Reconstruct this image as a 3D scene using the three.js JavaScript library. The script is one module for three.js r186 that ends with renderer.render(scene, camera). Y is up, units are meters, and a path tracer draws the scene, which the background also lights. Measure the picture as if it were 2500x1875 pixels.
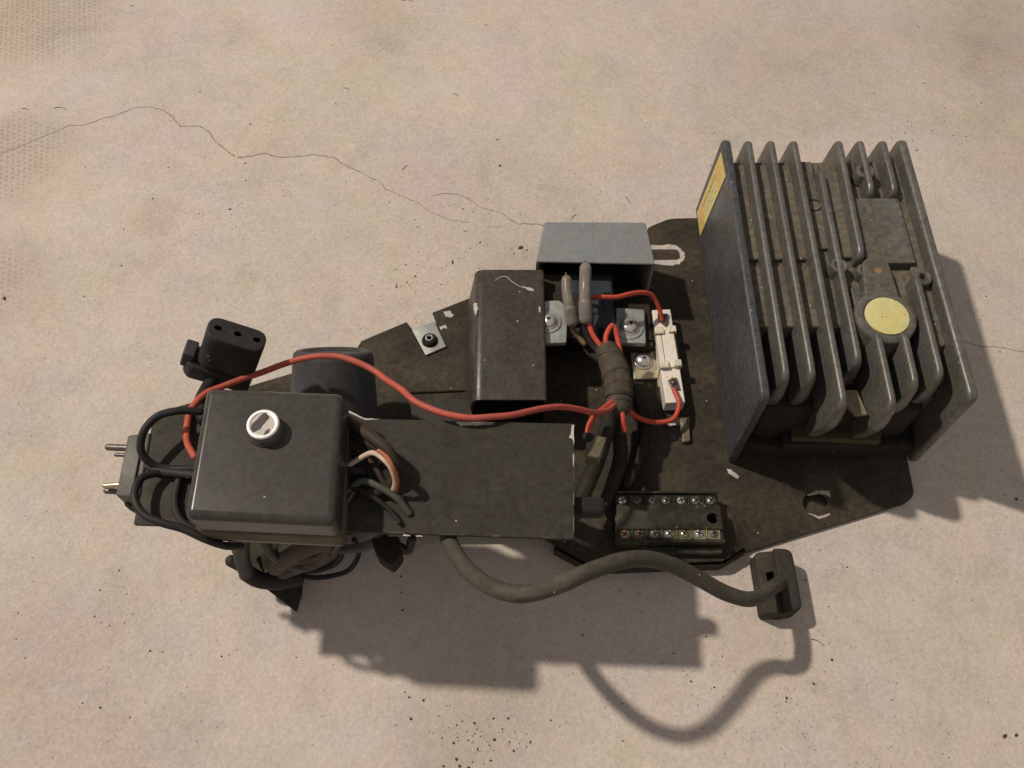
import * as THREE from 'three';
import { TessellateModifier } from 'three/addons/modifiers/TessellateModifier.js';
import { RoundedBoxGeometry } from 'three/addons/geometries/RoundedBoxGeometry.js';
import { mergeGeometries, toCreasedNormals } from 'three/addons/utils/BufferGeometryUtils.js';

// ---------------------------------------------------------------- camera, light, exposure
const scene = new THREE.Scene();
const camera = new THREE.PerspectiveCamera(47, 4 / 3, 0.02, 20);
camera.position.set(0, 0.4394, 0.23858);
camera.lookAt(0, 0, 0);
const renderer = new THREE.WebGLRenderer({ antialias: true });
renderer.setSize(1024, 768);
renderer.toneMapping = THREE.LinearToneMapping;
renderer.toneMappingExposure = 1.0;
renderer.shadowMap.enabled = true;
scene.background = new THREE.Color().setRGB(0.335, 0.306, 0.298);      // dim light that the unseen room throws back
const lamp = new THREE.PointLight(new THREE.Color().setRGB(1, 0.885, 0.775), 44.5, 0, 2);   // the one lamp, up on the left behind the parts
lamp.position.set(-1.98, 3.0, -0.86);
lamp.castShadow = true;
lamp.shadow.mapSize.set(2048, 2048);
lamp.shadow.radius = 3.2;
lamp.shadow.bias = -0.0002;
scene.add(lamp);

// ---------------------------------------------------------------- random numbers and noise
let seed = 20240611;
const rnd = () => { seed = (seed + 0x6d2b79f5) | 0; let t = Math.imul(seed ^ (seed >>> 15), 1 | seed); t = (t + Math.imul(t ^ (t >>> 7), 61 | t)) ^ t; return ((t ^ (t >>> 14)) >>> 0) / 4294967296; };
const hash = (x, y, s) => { let h = Math.imul(x, 374761393) ^ Math.imul(y, 668265263) ^ Math.imul(s, 1274126177); h = Math.imul(h ^ (h >>> 13), 1274126177); return ((h ^ (h >>> 16)) >>> 0) / 4294967296; };
function vnoise(u, v, n, s) {                    // periodic value noise, n cells over the unit square
  const x = u * n, y = v * n, xi = Math.floor(x), yi = Math.floor(y), fx = x - xi, fy = y - yi;
  const a = fx * fx * (3 - 2 * fx), b = fy * fy * (3 - 2 * fy), w = (k) => ((k % n) + n) % n;
  const h = (i, j) => hash(w(xi + i), w(yi + j), s);
  return (h(0, 0) * (1 - a) + h(1, 0) * a) * (1 - b) + (h(0, 1) * (1 - a) + h(1, 1) * a) * b;
}
const fbm = (u, v, n, s, o = 4) => { let a = 0, w = 0.5, t = 0; for (let i = 0; i < o; i++) { a += w * vnoise(u, v, n << i, s + i); t += w; w *= 0.55; } return a / t; };
const clamp = (x, a = 0, b = 1) => Math.min(b, Math.max(a, x));
const smooth = (a, b, x) => { const t = clamp((x - a) / (b - a)); return t * t * (3 - 2 * t); };
const srgb = (x) => (x <= 0.0031308 ? 12.92 * x : 1.055 * Math.pow(x, 1 / 2.4) - 0.055);
function dataTex(n, fn, color) {
  const d = new Uint8Array(n * n * 4);
  for (let j = 0; j < n; j++) for (let i = 0; i < n; i++) {
    const c = fn((i + 0.5) / n, (j + 0.5) / n, i, j), k = (j * n + i) * 4;
    for (let q = 0; q < 3; q++) { const v = Array.isArray(c) ? c[q] : c; d[k + q] = Math.round(255 * clamp(color ? srgb(v) : v)); }
    d[k + 3] = 255;
  }
  const t = new THREE.DataTexture(d, n, n, THREE.RGBAFormat);
  t.wrapS = t.wrapT = THREE.RepeatWrapping; t.magFilter = THREE.LinearFilter; t.minFilter = THREE.LinearMipmapLinearFilter; t.generateMipmaps = true;
  if (color) t.colorSpace = THREE.SRGBColorSpace;
  t.needsUpdate = true;
  return t;
}
// a worn surface: base colour, soft blotches towards a second colour, fine grain, pale flecks; one tile is 80 mm
const wear = [0.1, 0.36].map((k, n) => dataTex(256, (u, v) => clamp(0.82 + k * (fbm(u, v, 6, 201 + n, 4) - 0.5) * 2)));
const relief = dataTex(256, (u, v, i, j) => 0.5 + 0.6 * (fbm(u, v, 16, 301, 4) - 0.5) + 0.25 * (hash(i, j, 309) - 0.5));
let ms = 10;
function worn(base, other, { rough = 0.6, metal = 0, grain = 0.22, blotch = 0.8, fleck = 0.0003, fleckColor = [0.45, 0.42, 0.38], bump = 0.00012, roughVar = 0.25, coat = 0, size = 256, spec = 0.35 } = {}) {
  const s = (ms += 17);
  const map = dataTex(size, (u, v, i, j) => {
    const b = smooth(0.35, 0.68, fbm(u, v, 4, s, 4)) * blotch, g = 1 + grain * ((hash(i, j, s) - 0.5) * 1.1 + (fbm(u, v, 40, s + 5, 2) - 0.5) * 1.8);
    const hue = (vnoise(u, v, 22, s + 8) - 0.5) * 0.14 + (vnoise(u, v, 64, s + 6) - 0.5) * 0.10;
    let c = [0, 1, 2].map((q) => (base[q] * (1 - b) + other[q] * b) * g * (1 + hue * (q - 1)));
    if (hash(i >> 1, j >> 1, s + 3) < fleck) c = fleckColor;
    return c;
  }, true);
  const m = new THREE.MeshPhysicalMaterial({ map, roughnessMap: wear[roughVar < 0.15 ? 0 : 1], roughness: Math.min(1, rough / 0.82), metalness: metal, bumpMap: relief, bumpScale: bump });
  m.specularIntensity = metal > 0.3 ? 1 : spec;
  if (coat) { m.clearcoat = coat; m.clearcoatRoughness = 0.25; }
  return m;
}
const flat = (c, rough = 0.5, metal = 0) => new THREE.MeshStandardMaterial({ color: new THREE.Color().setRGB(...c), roughness: rough, metalness: metal });

const M = {
  plate: worn([0.032, 0.027, 0.019], [0.052, 0.043, 0.028], { grain: 0.42, rough: 0.72, fleck: 0.00025 }),
  shelf: worn([0.034, 0.031, 0.024], [0.043, 0.039, 0.028], { grain: 0.3, blotch: 0.5, rough: 0.7, fleck: 0.00008 }),
  box: worn([0.043, 0.041, 0.035], [0.052, 0.048, 0.040], { grain: 0.26, blotch: 0.35, rough: 0.22, fleck: 0.0001, bump: 0.000004, roughVar: 0.1, spec: 0.5 }),
  lip: worn([0.050, 0.040, 0.024], [0.075, 0.060, 0.036], { rough: 0.7 }),
  fin: worn([0.136, 0.132, 0.119], [0.098, 0.093, 0.076], { grain: 0.32, blotch: 0.6, rough: 0.42, metal: 0.35, fleck: 0.0006, spec: 0.9 }),
  face: worn([0.063, 0.066, 0.071], [0.056, 0.055, 0.052], { grain: 0.42, rough: 0.45, metal: 0.2, fleck: 0.0004, spec: 0.7 }),
  deck: worn([0.120, 0.106, 0.079], [0.094, 0.085, 0.066], { grain: 0.42, rough: 0.85, fleck: 0.0015 }),
  panel: worn([0.104, 0.098, 0.083], [0.082, 0.076, 0.060], { grain: 0.42, rough: 0.6 }),
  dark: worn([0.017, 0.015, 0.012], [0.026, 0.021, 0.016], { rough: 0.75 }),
  cover: worn([0.042, 0.034, 0.027], [0.032, 0.029, 0.027], { grain: 0.42, rough: 0.42, fleck: 0.00015, spec: 0.7 }),
  coverSide: worn([0.060, 0.060, 0.064], [0.050, 0.048, 0.048], { rough: 0.40 }),
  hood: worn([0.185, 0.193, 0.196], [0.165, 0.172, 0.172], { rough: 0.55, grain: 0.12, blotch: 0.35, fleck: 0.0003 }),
  rubber: worn([0.022, 0.022, 0.022], [0.032, 0.030, 0.026], { rough: 0.60 }),
  rubberBlue: worn([0.048, 0.048, 0.051], [0.040, 0.038, 0.036], { rough: 0.52 }),
  cable: worn([0.060, 0.054, 0.040], [0.086, 0.077, 0.060], { rough: 0.72, grain: 0.25 }),
  grommet: worn([0.034, 0.031, 0.024], [0.050, 0.044, 0.032], { rough: 0.8 }),
  wireRed: worn([0.47, 0.072, 0.042], [0.40, 0.072, 0.047], { rough: 0.45, grain: 0.12, fleck: 0 }),
  wireRedDusty: worn([0.40, 0.085, 0.060], [0.33, 0.080, 0.060], { rough: 0.55, grain: 0.15, fleck: 0 }),
  wireBlack: worn([0.018, 0.017, 0.016], [0.027, 0.024, 0.021], { rough: 0.55 }),
  wireBrown: worn([0.040, 0.029, 0.021], [0.034, 0.026, 0.020], { rough: 0.6 }),
  wireCream: worn([0.56, 0.45, 0.34], [0.50, 0.34, 0.24], { rough: 0.55, fleck: 0 }),
  wireOrange: worn([0.34, 0.12, 0.06], [0.28, 0.10, 0.05], { rough: 0.55, fleck: 0 }),
  wireGreen: worn([0.070, 0.082, 0.064], [0.050, 0.056, 0.045], { rough: 0.55, fleck: 0 }),
  wireTan: worn([0.13, 0.09, 0.045], [0.10, 0.07, 0.04], { rough: 0.6, fleck: 0 }),
  tape: worn([0.072, 0.060, 0.042], [0.048, 0.040, 0.029], { rough: 0.85, grain: 0.3 }),
  sleeve: worn([0.20, 0.175, 0.145], [0.13, 0.115, 0.10], { rough: 0.28, fleck: 0 }),
  zinc: worn([0.33, 0.34, 0.32], [0.26, 0.26, 0.235], { rough: 0.45, metal: 0.45, fleck: 0 }),
  steel: worn([0.52, 0.51, 0.48], [0.40, 0.38, 0.34], { rough: 0.24, metal: 0.6, fleck: 0, roughVar: 0.08 }),
  yellowZinc: worn([0.42, 0.39, 0.27], [0.33, 0.30, 0.20], { rough: 0.38, metal: 0.35, fleck: 0 }),
  blueBlack: worn([0.022, 0.030, 0.040], [0.034, 0.038, 0.042], { rough: 0.6 }),
  ceramic: worn([0.66, 0.62, 0.55], [0.56, 0.51, 0.43], { rough: 0.6, grain: 0.08, fleck: 0.0006, fleckColor: [0.2, 0.16, 0.12] }),
  clip: worn([0.86, 0.79, 0.62], [0.55, 0.47, 0.33], { rough: 0.26, metal: 0.5, fleck: 0 }),
  brown: worn([0.10, 0.065, 0.045], [0.08, 0.05, 0.03], { rough: 0.7 }),
  terminal: worn([0.020, 0.019, 0.014], [0.044, 0.041, 0.026], { rough: 0.45, grain: 0.5, fleck: 0.004, fleckColor: [0.2, 0.2, 0.14] }),
  terminalDust: worn([0.16, 0.155, 0.085], [0.060, 0.058, 0.034], { rough: 0.6, grain: 0.6, fleck: 0.01, fleckColor: [0.34, 0.33, 0.24] }),
  capWhite: worn([0.86, 0.83, 0.80], [0.74, 0.71, 0.67], { rough: 0.38, metal: 0.2, fleck: 0, grain: 0.05 }),
  capInner: worn([0.50, 0.47, 0.43], [0.40, 0.37, 0.33], { rough: 0.55, fleck: 0, grain: 0.1 }),
  capDark: worn([0.072, 0.060, 0.055], [0.09, 0.075, 0.07], { rough: 0.7, fleck: 0 }),
  yellow: worn([0.52, 0.475, 0.19], [0.52, 0.48, 0.29], { rough: 0.55, grain: 0.1, fleck: 0.002, fleckColor: [0.2, 0.17, 0.06] }),
  bare: worn([0.44, 0.41, 0.37], [0.32, 0.29, 0.25], { rough: 0.55, fleck: 0, grain: 0.2 }),
  moduleGrey: worn([0.105, 0.102, 0.088], [0.080, 0.076, 0.062], { rough: 0.55 }),
  plastic: worn([0.17, 0.155, 0.095], [0.10, 0.09, 0.06], { rough: 0.35, fleck: 0.002 }),
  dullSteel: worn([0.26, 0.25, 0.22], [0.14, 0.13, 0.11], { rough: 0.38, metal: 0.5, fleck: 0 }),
  rustDark: worn([0.16, 0.10, 0.07], [0.08, 0.06, 0.05], { rough: 0.6, metal: 0.3, fleck: 0 }),
  edge: worn([0.24, 0.22, 0.19], [0.14, 0.13, 0.11], { rough: 0.6, fleck: 0 }),
  lip2: worn([0.072, 0.060, 0.040], [0.095, 0.078, 0.052], { rough: 0.7 }),
  strand: worn([0.085, 0.076, 0.066], [0.055, 0.050, 0.044], { rough: 0.6, fleck: 0 }),
  strandBrown: worn([0.110, 0.088, 0.070], [0.075, 0.060, 0.050], { rough: 0.7, fleck: 0 }),
  strandGreen: worn([0.20, 0.20, 0.14], [0.14, 0.14, 0.10], { rough: 0.6, fleck: 0 }),
  brass: worn([0.60, 0.52, 0.33], [0.45, 0.38, 0.22], { rough: 0.35, metal: 0.9, fleck: 0 }),
  pinGrey: worn([0.12, 0.11, 0.10], [0.09, 0.08, 0.07], { rough: 0.4, metal: 0.5, fleck: 0 }),
  rust: worn([0.30, 0.19, 0.10], [0.22, 0.13, 0.07], { rough: 0.8, fleck: 0 }),
  tan: worn([0.20, 0.165, 0.10], [0.16, 0.13, 0.08], { rough: 0.7 }),
  grit: flat([0.045, 0.034, 0.024], 0.9),
  crack: flat([0.20, 0.155, 0.12], 0.95),
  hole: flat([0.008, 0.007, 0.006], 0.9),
};

// ---------------------------------------------------------------- geometry helpers, all in millimetres (shrunk to metres when a mesh is made)
function boxUV(g, tile) {
  g = g.index ? g.toNonIndexed() : g;
  const p = g.attributes.position, uv = new Float32Array(p.count * 2), a = new THREE.Vector3(), b = new THREE.Vector3(), c = new THREE.Vector3();
  for (let i = 0; i < p.count; i += 3) {
    a.fromBufferAttribute(p, i); b.fromBufferAttribute(p, i + 1); c.fromBufferAttribute(p, i + 2);
    const n = b.clone().sub(a).cross(c.clone().sub(a)), ax = Math.abs(n.x), ay = Math.abs(n.y), az = Math.abs(n.z);
    for (let k = 0; k < 3; k++) {
      const x = p.getX(i + k), y = p.getY(i + k), z = p.getZ(i + k);
      uv[(i + k) * 2] = (ay >= ax && ay >= az ? x : ax >= az ? z : x) / tile;
      uv[(i + k) * 2 + 1] = (ay >= ax && ay >= az ? z : y) / tile;
    }
  }
  g.setAttribute('uv', new THREE.BufferAttribute(uv, 2));
  return g;
}
const things = [];
const used = {};
const numbered = (n) => { used[n] = (used[n] ?? -1) + 1; return used[n] ? n + '_' + String(used[n]).padStart(3, '0') : n; };
function thing(name, label, category, group) {
  const o = new THREE.Group();
  o.name = numbered(name); o.userData = { label, category };
  if (group) o.userData.group = group;
  scene.add(o); things.push(o);
  return o;
}
function part(name, geos, mat, parent, label, tile = 80) {
  const list = (Array.isArray(geos) ? geos : [geos]).map((g) => { g = boxUV(g, tile); for (const k of Object.keys(g.attributes)) if (!['position', 'normal', 'uv'].includes(k)) g.deleteAttribute(k); g.clearGroups(); return g; });
  const g = list.length > 1 ? mergeGeometries(list) : list[0];
  g.scale(0.001, 0.001, 0.001);
  const m = new THREE.Mesh(g, mat);
  m.name = name; m.castShadow = m.receiveShadow = true;
  if (label) m.userData.label = label;
  parent.add(m);
  return m;
}
const rbox = (x0, x1, y0, y1, z0, z1, r = 0.8, seg = 3) => new RoundedBoxGeometry(x1 - x0, y1 - y0, z1 - z0, seg, Math.min(r, (x1 - x0) * 0.49, (y1 - y0) * 0.49, (z1 - z0) * 0.49)).translate((x0 + x1) / 2, (y0 + y1) / 2, (z0 + z1) / 2);
function slab(pts, y0, y1, holes = [], bevel = 0.4) {     // outline of [x, z] points between two heights
  const s = new THREE.Shape(pts.map(([x, z]) => new THREE.Vector2(x, -z)));
  for (const h of holes) s.holes.push(new THREE.Path(h.map(([x, z]) => new THREE.Vector2(x, -z))));
  const b = Math.min(bevel, (y1 - y0) * 0.45);
  const g = new THREE.ExtrudeGeometry(s, { depth: y1 - y0 - 2 * b, bevelEnabled: b > 0, bevelThickness: b, bevelSize: b, bevelOffset: -b, bevelSegments: bevel >= 1.4 ? 6 : 3, curveSegments: 10 }).translate(0, 0, b).rotateX(-Math.PI / 2).translate(0, y0, 0);
  return b >= 0.25 ? toCreasedNormals(g, 0.75) : g;
}
function sideSlab(pts, x0, x1, bevel = 1) {               // outline of [z, y] points between two x values
  const s = new THREE.Shape(pts.map(([z, y]) => new THREE.Vector2(-z, y)));
  const b = Math.min(bevel, (x1 - x0) * 0.49);
  const g = new THREE.ExtrudeGeometry(s, { depth: x1 - x0 - 2 * b, bevelEnabled: true, bevelThickness: b, bevelSize: b, bevelOffset: -b, bevelSegments: 4, curveSegments: 10 }).translate(0, 0, b).rotateY(Math.PI / 2).translate(x0, 0, 0);
  return toCreasedNormals(g, 0.75);
}
function rounded(pts, r, n = 5) {                          // rounds the corners of an outline
  const out = [], N = pts.length;
  for (let i = 0; i < N; i++) {
    const p = new THREE.Vector2(...pts[i]), a = new THREE.Vector2(...pts[(i + N - 1) % N]).sub(p), b = new THREE.Vector2(...pts[(i + 1) % N]).sub(p);
    const ri = Math.min(Array.isArray(r) ? r[i] ?? 1 : r, a.length() * 0.45, b.length() * 0.45);
    const A = p.clone().add(a.setLength(ri)), B = p.clone().add(b.setLength(ri));
    if (ri < 0.05) { out.push([p.x, p.y]); continue; }
    for (let k = 0; k <= n; k++) { const t = k / n; out.push([(1 - t) ** 2 * A.x + 2 * t * (1 - t) * p.x + t * t * B.x, (1 - t) ** 2 * A.y + 2 * t * (1 - t) * p.y + t * t * B.y]); }
  }
  return out;
}
const curve = (pts) => new THREE.CatmullRomCurve3(pts.map((p) => new THREE.Vector3(...p)), false, 'centripetal');
function tube(pts, r, seg = 0, radial = 12) {
  let c = curve(pts);
  if (r < 2 && pts.length > 5 && c.getLength() > 30) { const sp = c.getSpacedPoints(Math.round(c.getLength() / 9)); c = curve(sp.map((q, i) => (i && i < sp.length - 1 ? [q.x + (rnd() - 0.5) * 0.7, q.y + (rnd() - 0.5) * 0.5, q.z + (rnd() - 0.5) * 0.7] : [q.x, q.y, q.z]))); }
  const n = seg || Math.max(16, Math.round(c.getLength() / 1.6));
  const g = new THREE.TubeGeometry(c, n, r, radial, false), caps = [];
  for (const t of [0, 1]) { const q = c.getPoint(t); caps.push(new THREE.SphereGeometry(r, radial, 8).translate(q.x, q.y, q.z)); }
  return mergeGeometries([g, ...caps].map((x) => x.toNonIndexed()));
}
const cyl = (x, y0, y1, z, r, r2 = r, seg = 32) => new THREE.CylinderGeometry(r2, r, y1 - y0, seg).translate(x, (y0 + y1) / 2, z);
const lathe = (prof, x, y, z, seg = 36) => new THREE.LatheGeometry(prof.map(([r, h]) => new THREE.Vector2(r, h)), seg).translate(x, y, z);
function dome(x, y, z, r, h) {                             // a screw head
  const prof = [[0, 0]]; prof.length = 0;
  for (let k = 0; k <= 8; k++) { const a = (k / 8) * Math.PI / 2; prof.push([r * Math.cos(a), h * Math.sin(a)]); }
  prof.unshift([r * 0.94, -0.4]);
  return lathe(prof, x, y, z, 24);
}
const circle = (x, z, rx, rz = rx, n = 28, turn = 0) => Array.from({ length: n }, (_, i) => { const a = (i / n) * Math.PI * 2 + turn; return [x + rx * Math.cos(a), z + rz * Math.sin(a)]; });
function ragged(pts, amp) {                               // a chipped outline
  const out = [];
  for (let i = 0; i < pts.length; i++) { const a = pts[i], b = pts[(i + 1) % pts.length]; for (let k = 0; k < 4; k++) out.push([a[0] + (b[0] - a[0]) * k / 4 + (rnd() - 0.5) * amp, a[1] + (b[1] - a[1]) * k / 4 + (rnd() - 0.5) * amp]); }
  return out;
}
function crossSlot(x, y, z, len, wide, turn, deep = 0.5) {
  return [0, Math.PI / 2].map((a) => new THREE.BoxGeometry(len, deep, wide).rotateY(turn + a).translate(x, y, z));
}

// ---------------------------------------------------------------- the floor
{
  const N = 2048, T = 800;                                 // one tile is 800 mm
  const stain = [[[-353.6, -303.7], 68, 1.0], [[-331.8, -173.7], 46, 0.95], [[-315.7, -73.2], 36, 0.7], [[346.6, -279.3], 60, 0.75], [[-22.7, 190.5], 45, 0.7], [[-226.6, -119.4], 16, 0.5], [[-154.6, -173.7], 14, 0.4], [[6.8, -87.1], 22, 0.35], [[328.1, -173.7], 40, 0.35], [[195.1, -265.1], 60, 0.3], [[-227, 180.4], 60, 0.4], [[-103.4, -303.7], 40, 0.3]];
  const dust = [[[-16.5, 180.4], 40], [[-57.4, -66.4], 60], [[-1.7, -108.4], 40], [[291.3, -185.9], 60], [[-182.8, -119.4], 40], [[141.7, 167.9], 80]];
  const map = dataTex(N, (u, v, i, j) => {
    const x = (u - 0.5) * T, z = (v - 0.5) * T;
    let c = [0.444, 0.390, 0.335];
    const big = fbm(u, v, 5, 3, 5) - 0.5, mid = fbm(u, v, 28, 21, 4) - 0.5, hue = fbm(u, v, 34, 41, 3) - 0.5, hue2 = fbm(u, v, 16, 47, 3) - 0.5;
    let k = 1 + 0.26 * big + 0.10 * mid + 0.05 * (fbm(u, v, 180, 61, 2) - 0.5) + 0.17 * (vnoise(u, v, 620, 67) - 0.5) + 0.23 * (hash(i, j, 5) - 0.5) + 0.10 * (fbm(u, v, 90, 161, 3) - 0.5) - 0.07 * smooth(0.56, 0.85, fbm(u, v, 44, 131, 4)) - 0.07 * smooth(0.55, 0.85, fbm(u, v, 13, 151, 5));
    let warm = 0, lat = 0;
    for (const [p, r, w] of stain) { const d = Math.hypot(x - p[0], z - p[1]) / r; if (d < 1.6) warm += w * smooth(1.5, 0.2, d + 0.7 * big); }
    warm = clamp(warm, 0, 1.1);
    c = [c[0] * (1 - 0.20 * warm), c[1] * (1 - 0.23 * warm), c[2] * (1 - 0.28 * warm)];
    if (x < -190 && z < -30) lat = smooth(0.35, 0.85, warm);      // pitted patch in the far left corner
    if (lat > 0.05) { const a = x * 0.94 + z * 0.34, b = z * 0.94 - x * 0.34, row = Math.round(b / 3.3), dx = a / 4.4 + 0.5 * (row & 1), jx = hash(Math.round(dx), row, 77) - 0.5; const q = Math.hypot((dx - Math.round(dx) + 0.3 * jx) * 4.4, b - row * 3.3 + jx); k *= 1 - 0.30 * lat * smooth(1.35, 0.4, q); }
    let dk = 0.0010;
    for (const [p, r] of dust) dk += 0.0034 * smooth(1.3, 0.1, Math.hypot(x - p[0], z - p[1]) / r);
    const cl = smooth(0.45, 0.75, vnoise(u, v, 60, 91));
    if (hash(i, j, 8) < dk * 1.5 * (0.5 + cl)) k *= 0.55;
    if (hash(i >> 1, j >> 1, 9) < dk * 1.3 * (0.4 + cl)) k *= 0.55;
    return [c[0] * k * (1 + 0.07 * hue + 0.05 * hue2), c[1] * k * (1 - 0.03 * hue2), c[2] * k * (1 - 0.14 * hue + 0.12 * hue2)];
  }, true);
  const bump = dataTex(1024, (u, v, i, j) => 0.5 + 0.5 * (fbm(u, v, 60, 121, 4) - 0.5) + 0.3 * (hash(i, j, 6) - 0.5));
  const fm = new THREE.MeshStandardMaterial({ map, bumpMap: bump, bumpScale: 0.0004, roughness: 0.82 });
  const g = new THREE.PlaneGeometry(4, 4, 1, 1).rotateX(-Math.PI / 2);
  const p = g.attributes.position, uv = g.attributes.uv;
  for (let i = 0; i < p.count; i++) uv.setXY(i, p.getX(i) / 0.8 + 0.5, p.getZ(i) / 0.8 + 0.5);
  const floor = new THREE.Mesh(g, fm);
  floor.name = 'floor'; floor.receiveShadow = true; floor.userData = { kind: 'structure', label: 'bare beige concrete floor with a hairline crack and dark specks', category: 'floor' };
  scene.add(floor);
  // hairline cracks: thin jagged ribbons just above the sheet
  function crack(pts, w0, w1) {
    const line = [];
    for (let i = 0; i < pts.length - 1; i++) { const n = Math.max(2, Math.round(Math.hypot(pts[i + 1][0] - pts[i][0], pts[i + 1][1] - pts[i][1]) / 1.5)); for (let k = 0; k < n; k++) line.push([pts[i][0] + (pts[i + 1][0] - pts[i][0]) * k / n + (rnd() - 0.5) * 0.7, pts[i][1] + (pts[i + 1][1] - pts[i][1]) * k / n + (rnd() - 0.5) * 0.7]); }
    const pos = [], idx = [];
    line.forEach((q, i) => { const a = line[Math.max(0, i - 1)], b = line[Math.min(line.length - 1, i + 1)], d = Math.hypot(b[0] - a[0], b[1] - a[1]) || 1, t = i / line.length, w = (w0 + (w1 - w0) * t) * (0.5 + 0.9 * rnd()) / 2, nx = -(b[1] - a[1]) / d * w, nz = (b[0] - a[0]) / d * w; pos.push(q[0] + nx, 0.12, q[1] + nz, q[0] - nx, 0.12, q[1] - nz); if (i) idx.push(2 * i - 2, 2 * i, 2 * i - 1, 2 * i - 1, 2 * i, 2 * i + 1); });
    const c = new THREE.BufferGeometry(); c.setAttribute('position', new THREE.Float32BufferAttribute(pos, 3)); c.setIndex(idx); c.computeVertexNormals();
    return c;
  }
  const Z = (list) => list;
  part('crack', [
    crack([[-337.6, -172.4], [-324, -181], [-310.2, -189.7], [-297.6, -198], [-287.9, -198], [-278, -204], [-268.7, -207], [-257.4, -214.7], [-247.7, -215.1], [-237, -212.1], [-230.2, -206.1], [-223, -197.2], [-209.9, -197.2], [-203.6, -193], [-198.3, -185.1], [-188.8, -175.7], [-180.8, -169.2]], 0.35, 0.75),
    crack([[-180.8, -169.2], [-170.7, -170.8], [-163.1, -173.2], [-153.2, -169.6], [-140.5, -170.4], [-129.7, -172], [-116.6, -169.2], [-108, -162], [-98.2, -156.9], [-93.1, -152.9], [-85, -148.6], [-81.6, -142.8], [-72.1, -137.9], [-59.3, -131], [-51.3, -123.9], [-39, -117.2], [-25.3, -115.4]], 0.75, 0.25),
    crack([[-51.9, -136.7], [-45.7, -139], [-35, -138.2], [-27.2, -134.8], [-20.9, -128], [-7, -123.1], [3.5, -114.3], [12.8, -114.3], [21.5, -113.2]], 0.3, 0.6),
    crack([[-16.2, -111.7], [-4.1, -112.4]], 0.25, 0.2),
    crack([[257.5, -31.2], [263.9, -27.7], [271, -24.9], [284.7, -23.9], [298.9, -19.9]], 0.35, 0.45),
  ], M.crack, floor);
}
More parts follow.
